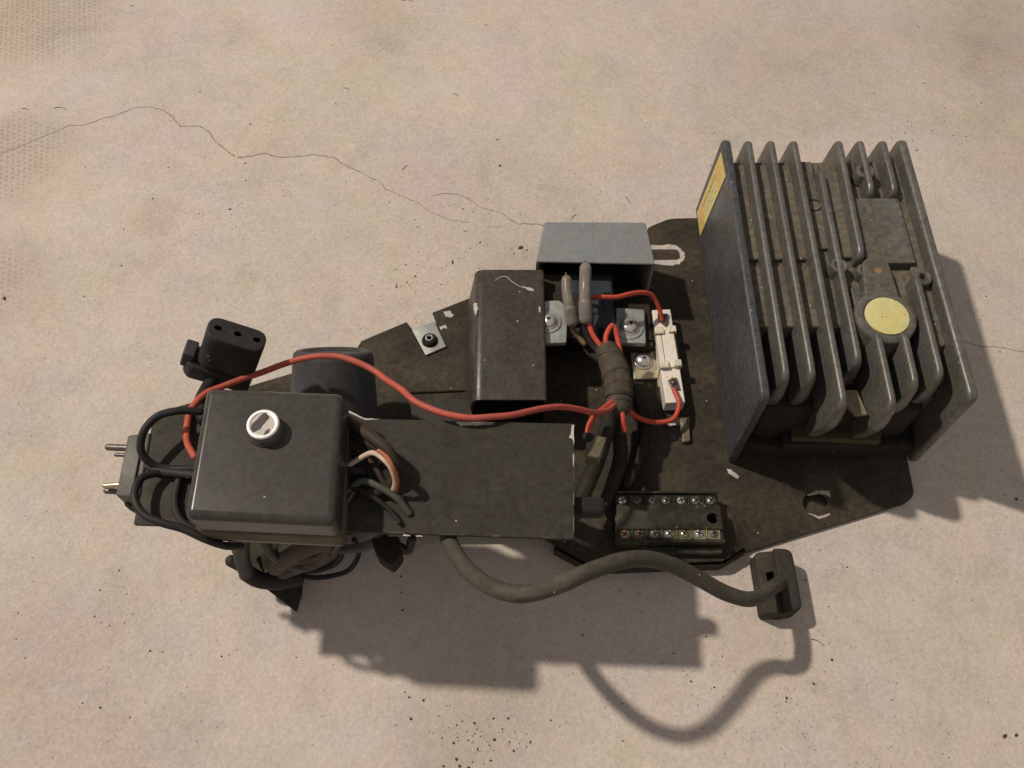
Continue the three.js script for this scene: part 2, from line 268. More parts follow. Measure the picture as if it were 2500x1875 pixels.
// loose grit on the floor
{
  const spots = [[10, 645, 9], [541, 268, 4], [432, 199, 4], [285, 12, 4], [497, 452, 5], [185, 360, 4], [267, 495, 5], [263, 574, 4], [182, 640, 4], [246, 256, 3], [530, 353, 4], [531, 390, 3], [718, 98, 4], [1080, 358, 7], [1050, 54, 4], [1074, 302, 4], [1037, 524, 5], [978, 567, 7], [897, 597, 5], [854, 582, 3], [614, 424, 3], [575, 272, 2], [1005, 500, 3], [1125, 535, 9], [1110, 548, 4], [1138, 540, 4], [500, 463, 3], [522, 440, 2], [515, 443, 2],
    [870, 1318, 6], [868, 1280, 3], [866, 1245, 3], [1258, 1372, 5], [1340, 1275, 3], [1265, 1265, 2], [1275, 1240, 3], [1525, 1375, 3], [1560, 1418, 2], [1345, 1520, 3], [1740, 1252, 3], [1790, 1310, 3], [1797, 1425, 4], [1690, 1300, 3], [2170, 1590, 8], [2195, 1588, 6], [1830, 1225, 3], [2130, 640, 4], [1983, 58, 4], [1996, 180, 4], [2170, 155, 4], [2230, 246, 4], [2040, 234, 3], [1960, 262, 3], [2215, 470, 4], [1345, 1600, 3], [216, 1275, 4], [70, 1205, 3], [640, 1420, 3], [875, 1495, 3], [884, 1506, 3], [915, 1513, 4], [888, 1553, 4], [1025, 1562, 4], [1066, 1552, 4], [1098, 1552, 4], [1068, 1598, 5], [980, 1605, 5], [986, 1640, 6], [993, 1655, 5], [1012, 1660, 6], [1032, 1618, 4], [1100, 1602, 3], [1146, 1603, 5], [1060, 1643, 4], [1045, 1650, 3], [958, 1655, 4], [1085, 1575, 3], [1110, 1622, 4], [875, 1660, 3], [955, 1594, 3], [1030, 1575, 3], [1040, 1580, 3], [1190, 1556, 3], [1860, 340, 3], [2000, 890, 3], [2195, 1078, 5], [2115, 985, 3], [2160, 760, 3]];
  const f = 0.262, geos = [];
  const at = (px, py) => { const X = (px - 1106) / 1907.6, Y = (829.5 - py) / 1907.6, c = 0.87882, s = 0.47716, dy = Y * s - c, dz = -Y * c - s, t = 439.4 / -dy; return [X * t, 238.6 + dz * t]; };   // where a spot measured in the photograph lies on the floor
  const add = (x, z, r) => { const g = new THREE.IcosahedronGeometry(r, 1), p = g.attributes.position, k = Math.floor(rnd() * 1e6), sx = 0.7 + 0.7 * rnd(), sz = 0.6 + 0.6 * rnd(); for (let i = 0; i < p.count; i++) { const q = 0.7 + 0.6 * hash(Math.round(p.getX(i) * 50 / r), Math.round(p.getZ(i) * 50 / r) + Math.round(p.getY(i) * 30 / r), k); p.setXYZ(i, p.getX(i) * q * sx, p.getY(i) * 0.28, p.getZ(i) * q * sz); } g.rotateY(rnd() * 6.28).translate(x, r * 0.12, z); g.computeVertexNormals(); geos.push(g); };
  for (const [px, py, r] of spots) { const [x, z] = at(px, py); add(x, z, r * f * 0.54); }
  for (let i = 0; i < 260; i++) { const c = [[1030, 1590, 130, 60], [900, 610, 160, 70], [1080, 470, 200, 110], [2050, 260, 200, 120], [480, 470, 260, 160], [1700, 1500, 400, 120], [300, 1400, 300, 200], [1106, 300, 1100, 300]][i % 8]; const [x, z] = at(c[0] + (rnd() + rnd() - 1) * c[2], c[1] + (rnd() + rnd() - 1) * c[3]); add(x, z, 0.22 + 0.4 * rnd() * rnd()); }
  // fibres and thin curls of dirt
  for (const [px, py, l, a] of [[1356, 432, 5, 1.1], [1300, 640, 0, 0], [130, 235, 8, 0.15], [55, 236, 4, 0.25], [985, 205, 4, 0.6], [748, 192, 4, 0.4], [875, 362, 4, -0.8], [1115, 0, 0, 0], [1390, 700, 0, 0], [1766, 1388, 6, 0.5], [1240, 468, 4, -0.8], [880, 2, 7, 0.1]]) { if (!l) continue; const [x, z] = at(px, py), d = [Math.cos(a) * l * 0.55, Math.sin(a) * l * 0.55]; geos.push(tube([[x - d[0], 0.3, z - d[1]], [x, 0.2, z - 0.15 * l], [x + d[0], 0.15, z + d[1]]], 0.16, 10, 5)); }
  const t = thing('grit', 'dark grit and dirt flecks scattered over the concrete floor', 'grit');
  const m = part('speck', geos, M.grit, t);
  t.userData.kind = 'stuff'; m.userData.kind = 'stuff';
}

// ---------------------------------------------------------------- mounting plate
const HP = 10;
{
  const t = thing('mounting_plate', 'dark olive sheet steel mounting plate lying on the concrete under all the parts', 'metal plate');
  const slot = rounded([[76.5, -86.9], [100.5, -86.9], [101.2, -79.3], [77, -78.6]], 2.9);
  const oval = circle(158.0, 73.6, 6.6, 5.4, 28);
  const rect = [[84.9, 31.1], [91.4, 30.6], [91.2, 38.8], [84.7, 39.4]];
  const outline = rounded([[118.1, -111.3], [96.9, -110.6], [83, -103.7], [76, -79], [15, -79], [15, -62], [-25.1, -51.6], [-46.1, -41.7], [-43.4, -34.4], [-56.4, -29.4], [-60.7, -35.3], [-85.5, -22.6], [-87.5, -18.3], [-122.5, -1.5], [-148.2, 7.6], [-174.4, 42.1], [-136.1, 109], [-104.7, 131.3], [-102.6, 119.5], [-108, 103.1], [-81.2, 91], [10.3, 91], [20.1, 96.6], [40.1, 108.3], [104.9, 106], [119.6, 98.9], [207.1, 72.3], [212.4, 67.3], [210, 48.8], [212.3, -111.3]],
    [1, 3, 3, 1, 1, 1, 1, 0.3, 0.3, 0.3, 0.3, 0.6, 0.6, 1, 1, 1, 2, 1, 6, 6, 4, 4, 3, 3, 2, 6, 3, 3, 2, 1]);
  const e0 = [119.6, 98.9], e1 = [210.8, 71], el = Math.hypot(e1[0] - e0[0], e1[1] - e0[1]);
  const sink = (g) => { const p = g.attributes.position; for (let i = 0; i < p.count; i++) { const x = p.getX(i), z = p.getZ(i), d = ((x - e0[0]) * -(e1[1] - e0[1]) + (z - e0[1]) * (e1[0] - e0[0])) / -el; p.setY(i, p.getY(i) - 7.6 * smooth(30, 0, d) * smooth(106, 124, x)); } return g; };
  const raw = slab(outline, HP - 2, HP, [slot, oval, rect], 0.35);
  const bare = new THREE.BufferGeometry(); bare.setAttribute('position', raw.attributes.position);
  const sheet = new TessellateModifier(7, 40).modify(bare);
  part('sheet', toCreasedNormals(sink(sheet), 0.6), M.plate, t);
  // edges folded down to the floor
  const fold = (list, name) => { const g = []; for (let i = 0; i < list.length - 1; i++) { const [a, b] = [list[i], list[i + 1]], n = new THREE.Vector2(b[1] - a[1], -(b[0] - a[0])).normalize().multiplyScalar(-1.6), out = [n.x * 0.9, n.y * 0.9]; const pos = [], q = (p, y, s) => [p[0] + n.x * s, y, p[1] + n.y * s];
      const A = q(a, HP - 0.8, 0), B = q(b, HP - 0.8, 0), C = [b[0] + out[0] * 0.2, 0.4, b[1] + out[1] * 0.2], D = [a[0] + out[0] * 0.2, 0.4, a[1] + out[1] * 0.2], A2 = q(a, HP - 0.8, 1), B2 = q(b, HP - 0.8, 1), C2 = [C[0] + n.x, 0.4, C[2] + n.y], D2 = [D[0] + n.x, 0.4, D[2] + n.y];
      for (const f of [[A, B, C, D], [B2, A2, D2, C2], [D, C, C2, D2], [A, D, D2, A2], [C, B, B2, C2]]) for (const k of [0, 1, 2, 0, 2, 3]) pos.push(...f[k]);
      const h = new THREE.BufferGeometry(); h.setAttribute('position', new THREE.Float32BufferAttribute(pos, 3)); h.computeVertexNormals(); g.push(h); } part(name, g, M.plate, t); };
  fold([[21.9, 97.8], [40.1, 108.1], [104.9, 105.7], [117.1, 98.6]], 'folded_edge');
  // stamped pad, and bare metal where the paint has chipped
  part('stamped_pad', slab(rounded([[-61.5, -3.2], [-24.3, -5.6], [-21.9, 10.2], [-59.6, 11.9]], 2), HP - 0.4, HP + 1.6, [], 0.9), M.plate, t);
  part('chipped_rim', slab(ragged(rounded([[73.9, -89.6], [99.7, -90.7], [104.9, -83.1], [100.3, -74.9], [74.7, -76.2]], [1, 4.5, 4.5, 4.5, 1], 2), 1.0), HP - 0.2, HP + 0.12, [slot.map(([x, z]) => [x, z]).reverse()], 0.05), M.bare, t, 'pale chipped rim of the slot beside the grey hood');
  part('hole_darkener', slab(circle(158, 73.6, 8, 7, 24), 0.4, 2.2, [], 0.1), M.plate, t);  // added slab, darkens what shows through the oval hole
  part('chipped_rim', sink(slab(ragged([[153.6, 69.8], [158.6, 67.4], [166, 67.7], [166.7, 70.5], [163.3, 69.2], [158.3, 69.2]], 0.7), HP - 0.2, HP + 0.12, [], 0.05)), M.bare, t);
  part('chipped_rim', sink(slab(ragged([[153.6, 78.6], [158.9, 79.9], [165.8, 78.4], [164.9, 79.6], [159.8, 81.4]], 0.6), HP - 0.2, HP + 0.12, [], 0.05)), M.bare, t);
  part('paint_chip', slab(ragged([[113, 56], [114.9, 56.3], [119, 60.7], [117.6, 61.8], [113.4, 58.4]], 0.6), HP - 0.2, HP + 0.12, [], 0.05), M.bare, t);
  part('paint_chip', slab(ragged([[-39.7, -42], [-35.4, -42.6], [-33.7, -39.4], [-36.3, -38.2], [-38.5, -39.4]], 1), HP - 0.2, HP + 0.12, [], 0.05), M.bare, t);
  part('paint_chip', slab(ragged([[-41.4, -31.9], [-38.3, -33.1], [-37.1, -30.6], [-39.3, -31.2], [-40.8, -29.7]], 0.6), HP - 0.2, HP + 0.12, [], 0.05), M.bare, t);
  part('paint_chip', slab(ragged([[83.5, 30], [88, 29.5], [88.7, 30.6], [84.9, 31.1]], 0.4), HP - 0.2, HP + 0.12, [], 0.05), M.bare, t);
  part('bent_tab', slab(rounded([[90.3, 28], [95.4, 27.4], [94.8, 41.4], [90.6, 41.9]], 1), HP + 0.1, HP + 3, [], 0.7), M.plastic, t);
  // clip nut on the left lobe
  const c = part('clip_nut', slab(rounded([[-57.1, -29.1], [-44.4, -34.7], [-37.1, -18], [-48.4, -12.2]], 0.6), HP + 0.05, HP + 1.4, [], 0.3), M.zinc, t, 'pale zinc clip nut on the left lobe');
  const cx = [-46.6, 12, -21.7];
  part('nut', [lathe([[4.6, 0], [4.4, 1.2], [3.6, 2.6], [2.1, 3.4], [1.9, 1.2], [0, 1.2]], cx[0], HP + 1.2, cx[2], 24)], M.dark, c);
  part('nut_thread', lathe([[2.15, 0], [2.15, 0.7], [1.3, 0.7], [1.3, -0.6]], cx[0], HP + 4.2, cx[2], 20), M.zinc, c);
}

// ---------------------------------------------------------------- finned ignition module on the right
{
  const t = thing('ignition_module', 'finned cast aluminium ignition module with yellow disc and yellow warning label', 'ignition module');
  const lean = (g) => g;
  const shade = (n) => n;
  const prof = rounded([[-118, 10.2], [53, 10.2], [52.5, 83], [-106.5, 83]], [1, 3, 5, 4]);
  part('side_plate', lean(sideSlab(prof, 113.6, 118.2, 1.4)), M.face, t, 'smooth left side plate with the label');
  part('side_plate', lean(sideSlab(prof, 208.6, 213.6, 1.8)), M.fin, t);
  // fins: x at the back, x at the front, back z, front z, top
  const fin = (xb, xf, zb, zf, top = 83, base = 70, w = 1.6, wb = 3.2) => {
    const prof2 = rounded([[zb - (top > 82 ? 3 : 0), base - 12], [zf - 6, base - 34], [zf + 1, base - 10], [zf, top], [zb, top]], [1, 3, 6, 6, 4]);
    const s = new THREE.Shape(prof2.map(([z, y]) => new THREE.Vector2(-z, y)));
    const g = new THREE.ExtrudeGeometry(s, { depth: 0.6, bevelEnabled: true, bevelThickness: w - 0.3, bevelSize: 1.2, bevelOffset: -1.2, bevelSegments: 5, curveSegments: 8 }).translate(0, 0, -0.3).rotateY(Math.PI / 2);
    const p = g.attributes.position;
    for (let i = 0; i < p.count; i++) { const y = p.getY(i), z = p.getZ(i), k = clamp((top - y) / (top - base)); p.setX(i, p.getX(i) * (1 + (wb / w - 1) * k) + xb + (xf - xb) * (z - zb) / (52 + 107) * 1); }
    return toCreasedNormals(g, 0.8);
  };
  const F = [[128, 127, -106, 41.5], [140.2, 139.2, -106, 41.5], [152.6, 151.2, -106, 56], [177, 173, -106, -28], [188.5, 186.8, -106, -69], [200.8, 199, -106, -69]];
  for (const [xb, xf, zb, zf] of F) part('fin', fin(xb, xf + (xb - xf) * 0, zb, zf), M.fin, t);
  part('fin', fin(164.6, 162.5, -86, 32, 81), M.fin, t);
  part('fin', fin(173.8, 172.2, 16, 57), M.fin, t);
  part('fin', fin(186.5, 184, 16, 46), M.fin, t);
  part('fin', fin(199.5, 197.5, -16, 41), M.fin, t);
  // floor of the casting between the fins
  part('casting', [lean(rbox(117, 210, 40, 73, -99, 8, 2)), lean(rbox(117, 210, 12, 52, -105, 36, 2))], M.deck, t);
  for (const [a, b] of [[119.4, 126.0], [130.4, 138.2], [142.6, 150.6]]) { part('floor_pad', lean(rbox(a, b, 64, 75.8, -94, -31, 1.1)), M.deck, t); part('floor_pad', lean(rbox(a, b, 64, 75.0, -28, 9, 1.4)), M.deck, t); }
  part('floor_pad', lean(rbox(154.8, 163, 64, 75.4, -97, -38, 1.1)), M.deck, t);
  part('floor_pad', lean(rbox(166.6, 175, 64, 76, -96, -32, 1.1)), M.deck, t);
  part('floor_pad', lean(rbox(201.5, 209, 64, 75.4, -97, 20, 1.1)), M.deck, t);
  part('flat_panel', lean(slab(rounded([[178, -69], [203.2, -69], [203.6, -27], [178.5, -27]], 1), 62, 78, [], 0.7)), M.panel, t);
  // screw bosses
  const boss = (x, z, r, y, hole) => { const b = part('boss', lean(lathe([[r + 0.8, 58], [r, y - 1], [r - 0.7, y], [hole, y], [hole, y - 6], [0, y - 6]], x, 0, z, 26)), M.panel, t); return b; };
  boss(163.6, -24, 4.6, 80.5, 1.6); boss(204.2, -17, 4.6, 80, 1.6); boss(188, -85, 5, 81.5, 1.7); boss(176.2, -22, 4, 79.5, 1.2); boss(159, -66, 4.2, 76.1, 3.7);
  // round cap with the yellow disc and its arm
  const h = part('disc_housing', [lean(lathe([[15.4, 62], [15, 79], [14.2, 80.6], [11.2, 80.8], [11, 80], [0, 80]], 180.6, 0, 6.5, 44)), lean(slab(rounded([[175.5, -29], [188.5, -29], [190, 0], [172.5, 0]], [6, 6, 1, 1]), 60, 80, [], 0.9)), lean(rbox(168, 174, 60, 76, -14, 4, 1.5))], M.panel, t);
  part('yellow_disc', lean(slab(circle(181, 6.4, 10.6, 10.6, 44), 79.6, 81, [], 0.3)), M.yellow, h, 'round yellow disc with dark specks');
  part('rust_spot', lean(slab(ragged(circle(182.4, -20.5, 1.9, 1.7, 10), 0.5), 79.9, 80.14, [], 0.05)), M.rust, h);
  // connector opening and its ledge at the front
  part('socket', [rbox(122, 203, 10.4, 54, 28, 44, 4), rbox(118.5, 208, 10.4, 24, 30, 50, 2), rbox(138, 180, 22, 30, 40, 52, 1.5)], M.dark, t);
  part('socket_ledge', slab(rounded([[143.1, 41.2], [188.3, 43.3], [186.4, 51.5], [141.8, 49.5]], 1), 29, 34, [], 0.8), M.lip, t);
  part('tan_tag', lean(slab([[159.2, 38], [166.2, 38], [169.0, 51], [163.2, 51.5], [160.2, 47]], 62, 64, [], 0.3)), M.tan, t);
  for (const [x, z] of [[124, 50], [202, 50]]) part('foot_screw', [dome(x, 24, z - 3, 3.6, 2)], M.dark, t);
  // yellow label running up the left plate
  const cv = document.createElement('canvas'); cv.width = 512; cv.height = 160;
  const g = cv.getContext('2d');
  g.fillStyle = '#c6b468'; g.fillRect(0, 0, 512, 160);
  for (let i = 0; i < 9000; i++) { g.fillStyle = `rgba(${rnd() < 0.5 ? '225,200,120' : '150,120,60'},${0.10 + 0.12 * rnd()})`; g.fillRect(rnd() * 512, rnd() * 160, 3, 3); }
  g.fillStyle = 'rgba(206,150,90,0.40)'; g.fillRect(40, 20, 70, 110); g.fillRect(400, 20, 75, 110);
  g.fillStyle = 'rgba(214,208,150,0.6)'; g.fillRect(110, 60, 270, 90);
  g.fillStyle = '#4a3d22';
  for (let x = 118; x < 390;) { const w = 9 + rnd() * 12; g.fillRect(x, 34 + rnd() * 4, w * 0.5, 22); if (rnd() < 0.6) g.fillRect(x, 34 + (rnd() < 0.5 ? 0 : 18), w, 6); x += w + 6; }
  for (const [y, e] of [[78, 400], [98, 380], [122, 360]]) for (let x = 100 + rnd() * 20; x < e;) { const w = 5 + rnd() * 16; g.fillStyle = `rgba(80,68,36,${0.5 + 0.4 * rnd()})`; g.fillRect(x, y, w, 6 + rnd() * 4); x += w + 3 + rnd() * 5; }
  const tex = new THREE.CanvasTexture(cv); tex.colorSpace = THREE.SRGBColorSpace;
  const q = [[113.3, 14.1, -111.9], [113.3, 78.2, -100.6], [113.3, 79.5, -82.1], [113.3, 14.1, -93.8]];   // bottom back, top back, top front, bottom front
  const lg = new THREE.BufferGeometry(), P = [], U = [], uvq = [[0, 1], [1, 1], [1, 0], [0, 0]], n = 1;
  for (const k of [0, 3, 2, 0, 2, 1]) { P.push(...q[k].map((v) => v * 0.001)); U.push(...uvq[k]); }
  const qq = q.map(([x, y, z]) => [x + 0.2, y, z]);
  for (let e = 0; e < 4; e++) { const [a, b] = [e, (e + 1) % 4]; for (const v of [q[a], q[b], qq[b], q[a], qq[b], qq[a]]) P.push(...v.map((w) => w * 0.001)); for (let k = 0; k < 6; k++) U.push(0.02, 0.02); }
  lg.setAttribute('position', new THREE.Float32BufferAttribute(P, 3)); lg.setAttribute('uv', new THREE.Float32BufferAttribute(U, 2)); lg.computeVertexNormals();
  const lm = new THREE.Mesh(lg, new THREE.MeshStandardMaterial({ map: tex, roughness: 0.5, side: THREE.DoubleSide }));
  lm.name = 'warning_label'; lm.castShadow = lm.receiveShadow = true; lm.userData.label = 'yellow printed label on the left plate'; t.add(lm);
}

// ---------------------------------------------------------------- raised shelf plate
const HS = 97;
{
  const t = thing('shelf_bracket', 'raised dark olive bracket plate carrying the square black box', 'bracket');
  part('shelf', slab(rounded([[-155.3, 66.9], [-134.8, 60.2], [-74.7, 64.2], [-64, 69.6], [26.7, 72.1], [25.2, 123.8], [-153.8, 117.6]], [1, 2, 2, 1, 0.6, 1, 1]), 95.2, 97, [], 0.35), M.shelf, t);
  part('support_leg', [slab([[-49.6, 40.9], [-21.6, 39.9], [-12, 72], [-45, 72]], 56, 58.5, [], 0.3), rbox(-44, -12, 10.1, 58, 70, 72.4, 0.5), rbox(-44, -12, 58, 96, 74, 76, 0.5)], M.shelf, t);
  part('support_leg', [rbox(-140, -120, 0.3, 95.4, 70, 72, 0.5)], M.shelf, t);
  part('support_leg', [rbox(2, 20, 10.1, 95.4, 78, 80, 0.5)], M.shelf, t);
  part('clamp', [rbox(14, 39, 84, 92, 103, 111, 2.5)], M.hole, t);  // block of guessed form, added to cast the notch in the shelf shadow
  const chip = (pts, amp = 0.5) => part('paint_chip', slab(ragged(pts, amp), 96.9, 97.13, [], 0.05), M.bare, t);
  chip([[-24.2, 71.2], [-6.8, 71.6], [-9.2, 72.5], [-14.1, 72.9], [-19.1, 72.7], [-22.1, 73.4]], 0.5);
  chip([[25.7, 72.7], [26.7, 72.7], [26.4, 81.5], [25.7, 79.3], [24.1, 78.9], [25.4, 76.7]], 0.4);
  chip([[25.7, 86.2], [26.2, 86.2], [26, 92.6], [25.7, 91.5]], 0.3);
  chip([[-64, 69.6], [-57.2, 69.8], [-58.1, 70.3], [-63.1, 70.5], [-71.1, 66.5], [-70.3, 65.8]], 0.4);
  chip([[-44.1, 122.5], [-40.7, 122.5], [-41.3, 122.1], [-43.8, 121.7]], 0.2);
  chip([[-38.8, 122.7], [-35.9, 122.7], [-36.6, 122.1], [-38.5, 122.3]], 0.2);
  const wear2 = (a, b, n, w, y, p, nm) => { for (let i = 0; i < n; i++) { const t0 = (i + 0.15 + 0.3 * rnd()) / n, t1 = t0 + (0.15 + 0.5 * rnd()) / n, A = [a[0] + (b[0] - a[0]) * t0, a[1] + (b[1] - a[1]) * t0], B = [a[0] + (b[0] - a[0]) * t1, a[1] + (b[1] - a[1]) * t1], l = Math.hypot(b[0] - a[0], b[1] - a[1]), nx = (b[1] - a[1]) / l * w * (0.5 + rnd()), nz = -(b[0] - a[0]) / l * w * (0.5 + rnd()); part('edge_wear', slab([A, B, [B[0] + nx, B[1] + nz], [A[0] + nx, A[1] + nz]], y - 0.1, y + 0.09, [], 0.03), M.edge, p); } };
  wear2([26.6, 74.3], [25, 123.3], 4, -0.16, 97, t);
  wear2([-76.1, 120.1], [23.1, 123.6], 5, 0.12, 97, t);
  chip([[-156.2, 76.5], [-155.1, 76.5], [-154.8, 80.8], [-156, 80.8]], 0.3);
}

// ---------------------------------------------------------------- square black control box
{
  const t = thing('control_box', 'square black potted control box with a white round cap on top', 'control box');
  const out = rounded([[-125.2, 68.2], [-68.6, 70.6], [-66.6, 126.4], [-124.6, 123.4]], 3.6, 6);
  const bg = new RoundedBoxGeometry(56.6, 30, 54.4, 8, 3.4), bp = bg.attributes.position;
  for (let i = 0; i < bp.count; i++) { const u = bp.getX(i) / 56.6 + 0.5, w = bp.getZ(i) / 54.4 + 0.5; bp.setXYZ(i, (-125.2 * (1 - w) - 124.6 * w) * (1 - u) + (-68.6 * (1 - w) - 66.6 * w) * u, bp.getY(i) + 107, (67.2 * (1 - u) + 69.8 * u) * (1 - w) + (123.4 * (1 - u) + 126.4 * u) * w); }
  part('body', bg, M.box, t);
  part('base_lip', slab(out.map(([x, z]) => [-96.3 + (x + 96.3) * 1.012, 96.7 + (z - 96.7) * 1.02]), 97.1, 108, [], 1.6), M.lip2, t);
  const [cx, , cz] = [-97.6, 128.5, 87.4];
  const cap = part('cap', lathe([[6.42, 127.6], [6.3, 128.2], [5.8, 128.5], [5.1, 128.4], [4.9, 128.1], [4.8, 127.8], [0, 127.8]], cx, 0, cz, 48), M.capWhite, t, 'white round cap');
  part('cap_shaded_side', lathe([[6.2, 122], [6.45, 126], [6.45, 127.62]], cx, 0, cz, 48), M.dullSteel, cap);  // shaded side of the cap, its shade put in as a darker metal
  part('cap_base', lathe([[7.4, 121.9], [7.2, 123.2], [6.4, 123.4]], cx, 0, cz, 40), M.box, cap);
  part('cap_floor', slab(circle(cx, cz, 4.6, 4.6, 30), 127.75, 127.92, [], 0.05), M.capInner, cap);
  const w = (zx, zy) => { const s = 6.5 / 350; return [cx + (zx - 885) * s, cz + (zy - 835) * s * 1.12]; };
  part('recess', slab(rounded([w(900, 570), w(1010, 690), w(870, 880), w(860, 930), w(700, 1010), w(640, 960), w(650, 830), w(740, 740), w(830, 630)], 0.4), 127.85, 128.05, [], 0.05), M.capDark, cap);
  part('recess', slab(rounded([w(1040, 920), w(1050, 990), w(1010, 1080), w(930, 1070), w(960, 980)], 0.3), 127.85, 128.05, [], 0.05), M.capDark, cap);
}

// ---------------------------------------------------------------- pin block at the left end of the shelf
{
  const t = thing('pin_connector', 'grey block with two projecting pins at the left end of the shelf', 'connector');
  part('body', slab(rounded([[-163.9, 78], [-154.3, 76.7], [-153.4, 106.4], [-163.3, 105.4]], 1), 86, 98, [], 0.8), M.moduleGrey, t);
  part('block', slab(rounded([[-164.1, 101.8], [-157.4, 101.4], [-155.6, 110.1], [-162.5, 106.8]], 1), 84, 90, [], 0.6), M.dark, t);
  part('ridge', slab([[-158.1, 78.5], [-156.9, 78.5], [-156, 104.9], [-157.1, 104.9]], 97.8, 99.2, [], 0.3), M.moduleGrey, t);
  const pin = (a, b, r, m) => part('pin', [tube([a, b], r, 4, 10)], m, t);
  pin([-173.4, 93, 81.4], [-164.2, 93, 81.8], 1.5, M.pinGrey);
  pin([-170.3, 91, 84], [-163.4, 91, 84.4], 0.9, M.pinGrey);
  pin([-170.1, 95, 99.9], [-163.3, 95, 99.5], 1.1, M.brass);
  pin([-170.8, 91, 100.6], [-164.5, 91, 101], 1.3, M.pinGrey);
}

// ---------------------------------------------------------------- brown U-shaped cover and grey hood
{
  const t = thing('channel_cover', 'brown painted U shaped metal cover with a curved scratch', 'metal cover');
  const y = 47, s = new THREE.Shape();
  const sect = rounded([[-26, 10.2], [-19.6, y], [17.6, y], [18.2, 10.2], [16.6, 10.2], [16.0, y - 1.7], [-18.2, y - 1.7], [-24.3, 10.2]], [0, 4.6, 1.8, 0, 0, 0.6, 2.6, 0], 9);
  sect.forEach(([a, b], i) => (i ? s.lineTo(a, b) : s.moveTo(a, b)));
  const g = new THREE.ExtrudeGeometry(s, { depth: 79.2, bevelEnabled: true, bevelThickness: 0.3, bevelSize: 0.25, bevelOffset: -0.25, bevelSegments: 2, curveSegments: 8 }).translate(0, 0, -45);
  part('channel', toCreasedNormals(g, 0.7), M.cover, t);
  part('end_wall', slab(rounded([[-20.5, -45], [17, -45], [17, -43.4], [-20.5, -43.4]], 0.3), 11, 44, [], 0.3), M.cover, t);
  const sc = [[-9, 47, -38.1], [-6, 47, -40.5], [-3, 47, -40.5], [0, 47, -37.4], [3.5, 47, -34.7], [7, 47, -33.2], [10.9, 47, -31.4]].map(([x, , z]) => [x, 47.02, z]);
  part('scratch', tube(sc.map(([x, yy, z]) => [x, 46.95, z]), 0.22, 40, 6), M.bare, t);
  part('paint_chip', slab(ragged([[5.5, -34.4], [11.4, -32.6], [11.7, -31.1], [8.4, -31.7]], 0.4), 46.9, 47.12, [], 0.04), M.bare, t);
  part('paint_chip', slab(ragged([[-20.4, -23.4], [-18.5, -23.4], [-17.9, -19.6], [-19.1, -16.1], [-20.1, -19.6]], 0.6), 44.4, 47.05, [], 0.05), M.bare, t);
  part('paint_chip', slab(ragged([[14, -20.7], [15, -21.3], [15.2, -18.4], [14.4, -17.2]], 0.4), 46.9, 47.1, [], 0.03), M.bare, t);
  part('paint_chip', slab(circle([2.9, -12][0], [2.9, -12][1], 0.55, 0.5, 9), 46.9, 47.2, [], 0.05), M.bare, t);
}
{
  const t = thing('grey_hood', 'pale blue grey metal hood open at the front behind the tubes', 'metal cover');
  const y = 50, b0 = [18.1, -75.8], b1 = [74.5, -75.4], f1 = [77.5, -46.9], f0 = [13.1, -48.5];
  part('top', slab(rounded([b0, b1, f1, f0], [2, 2, 0.5, 0.5]), y - 1.5, y, [], 0.6), M.hood, t);
  const wall = (a, b, n) => slab([a, b, [b[0] + n[0], b[1] + n[1]], [a[0] + n[0], a[1] + n[1]]], 10.2, y - 1.0, [], 0.3);
  part('side_wall', wall(b0, f0, [1.5, 0]), M.hood, t);
  part('side_wall', wall(b1, f1, [-1.5, 0]), M.hood, t);
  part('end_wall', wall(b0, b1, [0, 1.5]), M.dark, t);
  part('seam', slab([[44.2, b0[1] + 1], [44.7, b0[1] + 1], [44.9, f0[1] - 0.6], [44.4, f0[1] - 0.6]], y - 0.1, y + 0.12, [], 0.04), M.hood, t);
}

// ---------------------------------------------------------------- solenoid with bolted ears, in front of the hood
{
  const t = thing('solenoid', 'blue black solenoid body between two bolted pale zinc ears', 'solenoid');
  part('platform', [slab([[4, -50], [34, -50], [46, -30], [46, -7], [42, -7], [18, -11.5], [4, -14]], 34, 36.5, [], 0.4), rbox(8, 31, 10.1, 34.4, -49, -20, 0.5), rbox(46, 78, 10.1, 20, -52, -13, 0.5)], M.plate, t);
  part('body', [rbox(32, 56, 18, 37.5, -50, -14, 2.5), rbox(38, 50, 30, 39, -36, -22, 2.5)], M.blueBlack, t);
  const e1 = part('ear', slab(rounded([[15.5, -28.2], [25.5, -28.8], [29.9, -24], [28.7, -2], [15.1, -1.4]], 1.5), 38.6, 42, [], 0.5), M.zinc, t);
  const e2 = part('ear', slab(rounded([[58.1, -35.3], [74.1, -34], [73.5, -11.7], [57.3, -12.3]], 1.2), 21.2, 25, [], 0.5), M.zinc, t);
  part('ear_base', [rbox(18, 40, 36.3, 38.8, -36, -15, 0.5), rbox(58, 78, 19.8, 21.4, -42, -16, 0.5)], M.dark, t);
  const bolt = (e, x, z, r, y) => { part('washer', lathe([[r * 1.55, y], [r * 1.5, y + 0.9], [r * 0.8, y + 0.9]], x, 0, z, 32), M.zinc, e); const h = part('bolt_head', [dome(x, y + 1, z, r, 3.2), lathe([[r * 1.12, y + 0.8], [r * 1.1, y + 1.5], [r * 0.8, y + 1.7]], x, 0, z, 28)], M.steel, e); };
  const A = [19.4, 44, -14.5], B = [64.8, 27, -22.1];
  bolt(e1, A[0], A[2], 4.4, 42); bolt(e2, B[0], B[2], 5.2, 25);
  part('bolt_slot', crossSlot(B[0] + 0.6, 29.05, B[2] - 0.4, 2.6, 0.7, 0.3), M.hole, e2);
  part('bolt_slot', crossSlot(A[0], 46.05, A[2], 2.4, 0.7, 0.1), M.hole, e1);
}

